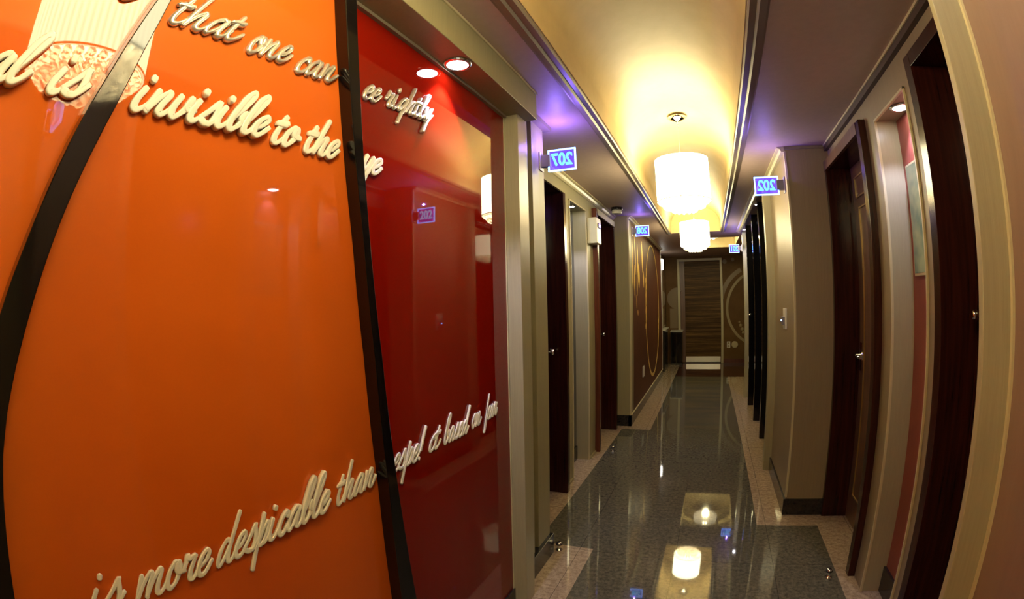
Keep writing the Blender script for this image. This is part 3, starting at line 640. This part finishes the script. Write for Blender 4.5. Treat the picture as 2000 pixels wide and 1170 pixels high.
# ------------------------------------------------------------------ script lettering (strokes drawn by hand)
def hump(x): return [(x, .08), (x+.18, .62), (x+.42, .98), (x+.56, .86), (x+.52, .45)]
GL = {  # upright strokes, x-height 1; each: list of strokes, advance
 'i': ([[(.10, .98), (.03, .45), (.10, .10), (.26, .02), (.45, .16), (.66, .50)], [(.16, 1.42), (.15, 1.50)]], .58),
 'n': ([[(.08, .98), (.04, .5), (.02, .04)], [(.02, .10), (.20, .62), (.44, .98), (.56, .88), (.48, .42), (.50, .10), (.66, .02), (.82, .16), (1.0, .50)]], .92),
 'm': ([[(.08, .98), (.04, .5), (.02, .04)], [(.02, .10), (.20, .62), (.44, .98), (.56, .88), (.48, .42), (.46, .04)], [(.46, .10), (.64, .62), (.88, .98), (1.0, .88), (.92, .42), (.94, .10), (1.10, .02), (1.26, .16), (1.42, .50)]], 1.36),
 'v': ([[(.10, .98), (.04, .45), (.12, .10), (.28, .02), (.46, .25), (.60, .70), (.58, .98)], [(.58, .98), (.56, .60), (.70, .45), (.92, .50)]], .82),
 's': ([[(-.10, .22), (.18, .70), (.36, 1.12), (.40, .98), (.52, .50), (.46, .12), (.26, .0), (.02, .10)], [(.26, .0), (.48, .06), (.72, .50)]], .64),
 'b': ([[(.06, .55), (.34, 1.25), (.48, 1.85), (.38, 2.08), (.22, 1.85), (.08, 1.1), (.02, .45), (.10, .08), (.28, .02), (.50, .30), (.58, .75), (.50, .90), (.46, .70), (.58, .52), (.80, .52)]], .72),
 'l': ([[(.06, .55), (.32, 1.25), (.46, 1.85), (.36, 2.08), (.20, 1.85), (.07, 1.1), (.02, .45), (.10, .08), (.26, .02), (.44, .16), (.64, .50)]], .52),
 'e': ([[(.06, .40), (.34, .52), (.50, .80), (.40, 1.0), (.20, .90), (.05, .50), (.08, .14), (.26, .0), (.48, .10), (.72, .50)]], .64),
 't': ([[(.18, 1.50), (.08, .9), (.03, .40), (.10, .08), (.26, .02), (.44, .16), (.64, .50)], [(-.16, 1.02), (.02, 1.14), (.16, 1.08), (.40, 1.16)], [(-.10, 1.06), (.30, 1.06)]], .56),
 'o': ([[(.46, .92), (.26, 1.0), (.06, .65), (.05, .20), (.22, .0), (.46, .20), (.58, .65), (.48, .98), (.38, .86), (.50, .58), (.80, .52)]], .74),
 'h': ([[(.22, 2.08), (.12, 1.2), (.02, .04)], [(.02, .10), (.20, .62), (.44, .98), (.56, .88), (.48, .42), (.50, .10), (.66, .02), (.82, .16), (1.0, .50)]], .90),
 'a': ([[(.62, .88), (.40, 1.0), (.14, .72), (.03, .25), (.14, .02), (.34, .22), (.54, .62), (.64, .96)], [(.64, .96), (.56, .45), (.58, .10), (.72, .02), (.88, .16), (1.04, .50)]], .94),
 'c': ([[(.50, .76), (.46, .98), (.26, .94), (.06, .55), (.08, .14), (.24, .0), (.46, .10), (.70, .50)]], .62),
 'r': ([[(.02, .50), (.12, .86), (.14, 1.10), (.26, .94), (.54, .98), (.52, .80), (.42, .40), (.44, .10), (.58, .02), (.74, .20), (.88, .50)]], .78),
 'g': ([[(.62, .88), (.40, 1.0), (.14, .72), (.05, .30), (.16, .06), (.34, .22), (.54, .62), (.62, .92)], [(.64, .96), (.56, .30), (.50, -.40), (.44, -.98)], [(.50, -.25), (.66, .10), (.86, .50)]], .78),
 'y': ([[(.10, .98), (.04, .45), (.12, .12), (.26, .06), (.44, .30), (.58, .80)], [(.64, .98), (.56, .30), (.50, -.40), (.44, -.98)], [(.50, -.25), (.66, .10), (.86, .50)]], .78),
 'p': ([[(.18, 1.42), (.10, .6), (.02, -.2), (-.02, -.98)], [(.06, .10), (.22, .62), (.42, .96), (.56, .82), (.50, .36), (.34, .06), (.16, .04)], [(.34, .06), (.52, .12), (.74, .50)]], .68),
 'd': ([[(.60, .88), (.38, 1.0), (.14, .72), (.03, .25), (.14, .02), (.34, .22), (.56, .70)], [(.86, 2.05), (.68, 1.1), (.56, .45), (.58, .10), (.72, .02), (.88, .16), (1.04, .50)]], .94),
 'f': ([[(.38, 2.08), (.24, 1.3), (.12, .3), (.02, -.5), (.04, -.98), (.18, -.70), (.24, -.20), (.22, .05), (.44, .28), (.62, .50)]], .50),
 '!': ([[(.34, 2.0), (.26, 1.3), (.20, .55)], [(.12, .10), (.12, .02)]], .46),
 'u': ([[(.10, .98), (.04, .45), (.10, .10), (.26, .02), (.46, .30), (.58, .98)], [(.58, .98), (.52, .40), (.54, .10), (.68, .02), (.84, .16), (1.0, .50)]], .90),
}
SLANT = 0.42
def word(txt, y0, y1, z0, z1, h, style, lab, line):
    """h is the x-height; the word fills y0..y1; pillow-shaped strokes standing off the glass"""
    m_ = {'cream': M['cream'], 'silver': M['silver'], 'flat': M['cream']}[style]
    dep = {'cream': 0.0055, 'silver': 0.0065, 'flat': 0.0022}[style]
    strokes = []; x = 0
    for i, ch in enumerate(txt):
        st, adv = GL[ch]
        for s in st:
            last = (i == len(txt)-1)
            strokes.append([(x+px+SLANT*pz, pz) for px, pz in s])
        x += adv
    xs = [p[0] for s in strokes for p in s]; lo, hi = min(xs), max(xs)
    wid = {'cream': 0.185, 'silver': 0.170, 'flat': 0.125}[style]     # half pen width in x-heights
    ky = (y1-y0-2*wid*h)/(hi-lo)
    a = MB(); SEG = 8
    for si, s in enumerate(strokes):
        P = [Vector(((p[0]-lo), p[1])) for p in s]
        pts = smooth_pts(P, 7)
        n = len(pts); rad = []
        for i in range(n):
            t = pts[min(i+1, n-1)]-pts[max(i-1, 0)]
            ang = math.atan2(t.y, t.x) if t.length > 1e-6 else 0
            down = abs(math.sin(ang-math.radians(38)))      # broad-nib: heavy downstrokes, light upstrokes
            rad.append(wid*h*(0.58+0.52*down))
        q = [Vector((y0+wid*h+p.x*ky, z0+(z1-z0)*((p.x)/(hi-lo))+p.y*h)) for p in pts]
        # round the ends
        def cap(pp, dirv, r): return [(pp+dirv*r*math.sin(b), r*max(.12, math.cos(b))) for b in (0.5, 1.0, 1.45)]
        d0 = (q[0]-q[1]).normalized(); d1 = (q[-1]-q[-2]).normalized()
        seq = [(p, r) for p, r in reversed(cap(q[0], d0, rad[0]))]+list(zip(q, rad))+cap(q[-1], d1, rad[-1])
        rows = []
        for i, (p, r) in enumerate(seq):
            t = (seq[min(i+1, len(seq)-1)][0]-seq[max(i-1, 0)][0]); t = t.normalized() if t.length > 1e-9 else Vector((1, 0))
            nn = Vector((-t.y, t.x)); row = []
            for k in range(SEG+1):
                b = math.pi*k/SEG
                if style == 'silver': u, o_ = max(-1, min(1, 1.08*math.cos(b))), math.sin(b)**.8
                else:
                    u = max(-1, min(1, 1.25*math.cos(b))); o_ = min(1.0, 1.9*math.sin(b))
                v = p+nn*r*u; row.append(a.bm.verts.new(Vector((XG+0.0004+(dep+(si*1.7+i/len(seq)*1.2)*2.2e-4)*o_*min(1, r/(wid*h*.5)), v.x, v.y))*U))
            rows.append(row)
        for i in range(len(rows)-1):
            for k in range(SEG):
                f = a.bm.faces.new((rows[i][k], rows[i][k+1], rows[i+1][k+1], rows[i+1][k])); f.smooth = True
            a.bm.faces.new((rows[i][SEG], rows[i][0], rows[i+1][0], rows[i+1][SEG]))
        a.bm.faces.new(rows[0]); a.bm.faces.new(rows[-1][::-1])
    o = a.build('script_word', m_, None, 0, origin=(XG, (y0+y1)/2, z0)); tag(o, lab, 'wall lettering', line)
G1, G2, G3 = 'top line of raised script', 'second line of raised script', 'lower line of script'
word('t', 0.165, 0.20, 1.372, 1.372, .028, 'cream', 'cut off raised script letter at the top edge behind the slanting post', G1)
word('that', 0.240, 0.366, 1.364, 1.376, .029, 'silver', 'raised metallic script word "that" at the top of the orange glass', G1)
word('one', 0.372, 0.464, 1.371, 1.381, .030, 'silver', 'raised metallic script word "one" on the orange glass', G1)
word('can', 0.470, 0.572, 1.375, 1.386, .030, 'silver', 'raised metallic script word "can" left of the black middle post', G1)
word('ee', 0.640, 0.698, 1.388, 1.392, .030, 'silver', 'raised metallic script letters "ee" just right of the black middle post', G1)
word('rightly', 0.706, 0.880, 1.396, 1.412, .030, 'silver', 'raised metallic script word "rightly" on the red glass', G1)
word('essential', -0.115, 0.100, 1.218, 1.230, .029, 'cream', 'raised cream script word "essential" cut by the left edge of the photo', G2)
word('is', 0.104, 0.160, 1.229, 1.233, .029, 'cream', 'raised cream script word "is" left of the slanting post', G2)
word('invisible', 0.210, 0.432, 1.234, 1.246, .030, 'cream', 'raised cream script word "invisible" on the orange glass', G2)
word('to', 0.436, 0.497, 1.244, 1.247, .030, 'cream', 'raised cream script word "to" on the orange glass', G2)
word('the', 0.503, 0.588, 1.246, 1.250, .030, 'cream', 'raised cream script word "the" left of the black middle post', G2)
word('ye', 0.640, 0.708, 1.247, 1.246, .030, 'cream', 'raised cream script letters "ye" just right of the black middle post', G2)
word('is', 0.120, 0.174, 0.660, 0.660, .030, 'flat', 'flat cream script word "is" cut by the bottom edge', G3)
word('more', 0.180, 0.306, 0.655, 0.655, .031, 'flat', 'flat cream script word "more" low on the orange glass', G3)
word('despicable', 0.308, 0.542, 0.655, 0.668, .031, 'flat', 'flat cream script word "despicable" low on the orange glass', G3)
word('than', 0.556, 0.667, 0.664, 0.672, .031, 'flat', 'flat cream script word "than" left of the black middle post', G3)
word('espe!', 0.716, 0.845, 0.674, 0.678, .031, 'flat', 'flat cream script "espe!" just right of the black middle post', G3)
word('ct', 0.850, 0.906, 0.680, 0.681, .031, 'flat', 'flat cream script "ct" on the red glass', G3)
word('based', 0.914, 1.046, 0.680, 0.682, .031, 'flat', 'flat cream script word "based" on the red glass', G3)
word('on', 1.050, 1.108, 0.685, 0.687, .031, 'flat', 'flat cream script word "on" on the red glass', G3)
word('fear', 1.116, 1.206, 0.687, 0.692, .031, 'flat', 'flat cream script word "fear" at the right end of the red glass', G3)

# ------------------------------------------------------------------ room number signs
def digits_mesh(txt, size):
    cu = bpy.data.curves.new('digits', 'FONT'); cu.body = txt; cu.size = size; cu.align_x = 'CENTER'; cu.align_y = 'CENTER'; cu.extrude = 0.0036; cu.offset = size*0.022
    ob = bpy.data.objects.new('digits_tmp', cu); C.objects.link(ob)
    dg = bpy.context.evaluated_depsgraph_get(); me = bpy.data.meshes.new_from_object(ob.evaluated_get(dg))
    bpy.data.objects.remove(ob); return me
def number_sign(txt, x0, x1, y, zc, side, lab, glow=1.0, ctr_dx=0.0):
    """thin acrylic plate across the corridor, x0<x1; read from the far side; side: which x the bracket is on"""
    h = 0.0375; s = thing('number_sign', ((x0+x1)/2, y, zc-h), lab, 'room number sign', 'edge-lit room number signs')
    a = MB(); a.box(x0, x1, y-.002, y+.002, zc-h, zc+h); pl = a.build('plate', M['plate'], s)
    a = MB(); w = .0042
    for (p, q, r, t) in ((x0-w, x1+w, zc+h-.001, zc+h+w), (x0-w, x1+w, zc-h-w, zc-h+.001), (x0-w, x0+.001, zc-h, zc+h), (x1-.001, x1+w, zc-h, zc+h)): a.box(p, q, y-.0035, y+.0035, r, t)
    a.build('glowing_edge', M['acryl_line'], s)
    me = digits_mesh(txt, 0.066*U); me.materials.clear(); me.materials.append(M['acryl_digit'])
    o = bpy.data.objects.new('digits', me); C.objects.link(o); o.parent = s
    o.rotation_euler = (math.radians(90), 0, math.radians(180)); o.location = Vector(((x0+x1)/2+ctr_dx, y, zc))*U - Vector(s['_o'])
    o.scale = (0.82, 1, 1)
    bx = (x0-.030, x0+.006) if side == 'left' else (x1-.006, x1+.030)
    a = MB(); a.box(bx[0], bx[1], y-.010, y+.010, zc-.022, zc+.024); a.build('bracket', M['bracket'], s, .002)
    bx = (x0-.034, x0-.028) if side == 'left' else (x1+.028, x1+.034)
    a = MB(); a.box(bx[0], bx[1], y-.020, y+.020, zc-.036, zc+.036); a.build('wall_plate', M['bracket'], s, .003)
    cx = x0-.01 if side == 'left' else x1+.01
    lamp('sign_light', 'POINT', (cx+(.045 if side == 'left' else -.045), y, zc+.062), SIGN_W*glow, VIOLET, s, .005)
    return s
number_sign('207', -0.541, -0.443, 1.640, 1.521, 'left', 'violet edge-lit sign 207 seen mirrored on the left pier', 2.0)
number_sign('202', 0.243, 0.345, 2.180, 1.490, 'right', 'violet edge-lit sign 202 seen mirrored on the right pillar')
number_sign('208', -0.535, -0.436, 3.730, 1.540, 'left', 'violet edge-lit sign 208 seen mirrored on the left column', .6)
number_sign('201', 0.246, 0.338, 4.970, 1.495, 'right', 'small violet edge-lit sign 201 at the far right column', .6)
number_sign('203', 0.250, 0.348, 0.315, 1.530, 'right', 'violet edge-lit sign 203 seen only as a reflection in the orange glass', .3)
a = MB(); a.box(0.376, 0.3985, 0.300, 0.330, 1.50, 1.56); struct('trim_20', a, M['paper_rose'], label='mounting block of the near sign')
# reach from bracket plate to the wall
for (x0, x1, y, z) in ((-0.603, -0.569, 1.640, 1.521), (0.372, 0.394, 2.200, 1.49), (-0.603, -0.563, 3.752, 1.54), (0.366, 0.382, 4.985, 1.495)): pass

# ------------------------------------------------------------------ recessed downlights
def downlight(x, y, z, power, lab, spot=95, r=0.026):
    s = thing('downlight', (x, y, z), lab, 'downlight', 'recessed cool white downlights')
    a = MB(); a.lathe(x, y, z, [(r, 0.0), (r+.008, -.001), (r+.009, -.004), (r+.001, -.006), (r-.001, -.002)], 32, 0, 'z', True, True); a.build('ring', M['chrome'], s)
    a = MB(); a.lathe(x, y, z, [(r-.001, -.0005), (r-.002, -.0045), (r-.008, -.007)], 32); a.build('lens', M['led'], s)
    lamp('spot_light', 'SPOT', (x, y, z-.015), power, COOL, s, .012, spot, .5, (0, 0, -1))
    return s
downlight(-0.527, 0.928, 1.578, SPOT_W, 'lit round downlight in the beam over the red glass')
downlight(0.640, 1.405, 1.545, SPOT_W*.4, 'lit round downlight in the right niche')
downlight(-0.763, 2.68, 1.562, SPOT_W*.6, 'lit round downlight in the left niche', 80)
downlight(0.405, 3.57, ZC, SPOT_W*.35, 'lit downlight over the black bay, just behind the 202 pillar', 80, .024)
downlight(0.405, 4.86, ZC, SPOT_W*.6, 'lit downlight over the black bay, next to the 201 column', 80, .024)

# ------------------------------------------------------------------ pendant lamps
XL = -0.092
def pendant(y):
    z0, z1 = 1.480, 1.692; R = 0.134
    s = thing('pendant_lamp', (XL, y, z0), '', 'pendant lamp', 'drum pendant lamps under the vault')
    a = MB(); a.lathe(XL, y, 1.915, [(.004, 0.012), (.046, .010), (.050, .004), (.034, -.004), (.012, -.014), (.004, -.018)], 32); a.build('canopy', M['chrome'], s)
    a = MB(); a.tube([(XL, y, 1.905), (XL+.002, y, 1.84), (XL-.002, y, 1.79), (XL, y, 1.62)], .0022, 6)
    for k in range(3):
        t = 2*math.pi*k/3; a.tube([(XL, y, 1.722), (XL+.5*R*math.cos(t), y+.5*R*math.sin(t), 1.700), (XL+R*.98*math.cos(t), y+R*.98*math.sin(t), z1-.004)], .0012, 5)
    a.build('cord', M['chrome'], s)
    a = MB(); n = 96; rings = []
    for (rr, z) in ((R-.004, z0), (R, z0), (R, z1), (R-.004, z1)):
        rings.append([a.bm.verts.new(Vector((XL+rr*math.cos(2*math.pi*k/n), y+rr*math.sin(2*math.pi*k/n), z))*U) for k in range(n)])
    for i in range(4):
        for k in range(n): a.bm.faces.new((rings[i][k], rings[i][(k+1) % n], rings[(i+1) % 4][(k+1) % n], rings[(i+1) % 4][k])).smooth = i % 2 == 1
    a.build('lamp_shade', M['shade'], s)
    a = MB(); a.lathe(XL, y, z0, [(R+.0015, 0.0), (R+.0015, .004), (R-.006, .004), (R-.006, 0)], 64, 0, 'z', True, True); a.build('lower_rim', M['chrome'], s)
    # crystal drops: rings of bead strings, longer towards the middle
    protos = {}
    def strand(k, x, yy):
        if k not in protos:
            a = MB(); zt = z0+.012
            for b in range(k): a.ball(0, 0, zt-.016-.021*b-z0, .0096, 0, 1.0, 2)
            me_o = a.build('crystal_strand', M['crystal'], None); protos[k] = me_o.data; bpy.data.objects.remove(me_o)
        o = bpy.data.objects.new('crystal_strand', protos[k]); C.objects.link(o); o.parent = s; o.location = (x*U, yy*U, 0)
    for ring, (rr, cnt, k) in enumerate(((.118, 30, 1), (.098, 25, 2), (.078, 19, 2), (.056, 13, 3), (.034, 8, 3), (.012, 3, 3))):
        for j in range(cnt):
            t = 2*math.pi*(j+.5*(ring % 2))/cnt; strand(k, rr*math.cos(t), rr*math.sin(t))
    a = MB(); a.ball(XL, y, 1.60, .020, 0, 1.25, 2); a.build('bulb', M['bulb'], s)
    lamp('bulb_light', 'POINT', (XL, y, 1.635), BULB_W, WARM, s, .02)
    return s
P1 = pendant(2.39)
P1['label'] = 'lit white drum pendant with crystal drops, the nearest one hanging in view'
for y, lab in ((4.42, 'lit white drum pendant behind the nearest one, the smaller in view'), (0.27, 'drum pendant with crystal drops seen only as a reflection at the top left'), (-1.65, 'drum pendant hanging behind the camera')):
    q = copy_tree(P1); q.location = P1.location + Vector((0, (y-2.39)*U, 0)); q['label'] = lab; q['_o'] = tuple(q.location)
# flush crystal lamp in the second tray
cl = thing('flush_lamp', (0.06, 6.0, 1.80), 'flush crystal lamp in the last ceiling tray, just showing over the tray edge', 'ceiling lamp')
a = MB(); a.lathe(0.06, 6.0, 1.845, [(.16, .03), (.165, .012), (.15, 0), (.02, -.002)], 40); a.build('back_plate', M['chrome'], cl)
zt = 1.84
proto = None
for ring, (rr, cnt) in enumerate(((.14, 20), (.10, 14), (.055, 8))):
    for j in range(cnt):
        t = 2*math.pi*j/cnt
        if proto is None:
            b = MB()
            for q in range(4): b.ball(0, 0, .03-.02*q, .012, 0, 1.0, 1)
            po = b.build('crystal_drop', M['crystal'], None); proto = po.data; bpy.data.objects.remove(po)
        o = bpy.data.objects.new('crystal_drop', proto); C.objects.link(o); o.parent = cl; o.location = (rr*math.cos(t)*U, rr*math.sin(t)*U, -.02*ring*U)
lamp('flush_light', 'POINT', (0.06, 6.0, 1.745), BULB_W*3.5, WARM, cl, .05)

for o in bpy.data.objects:
    if '_o' in o: del o['_o']
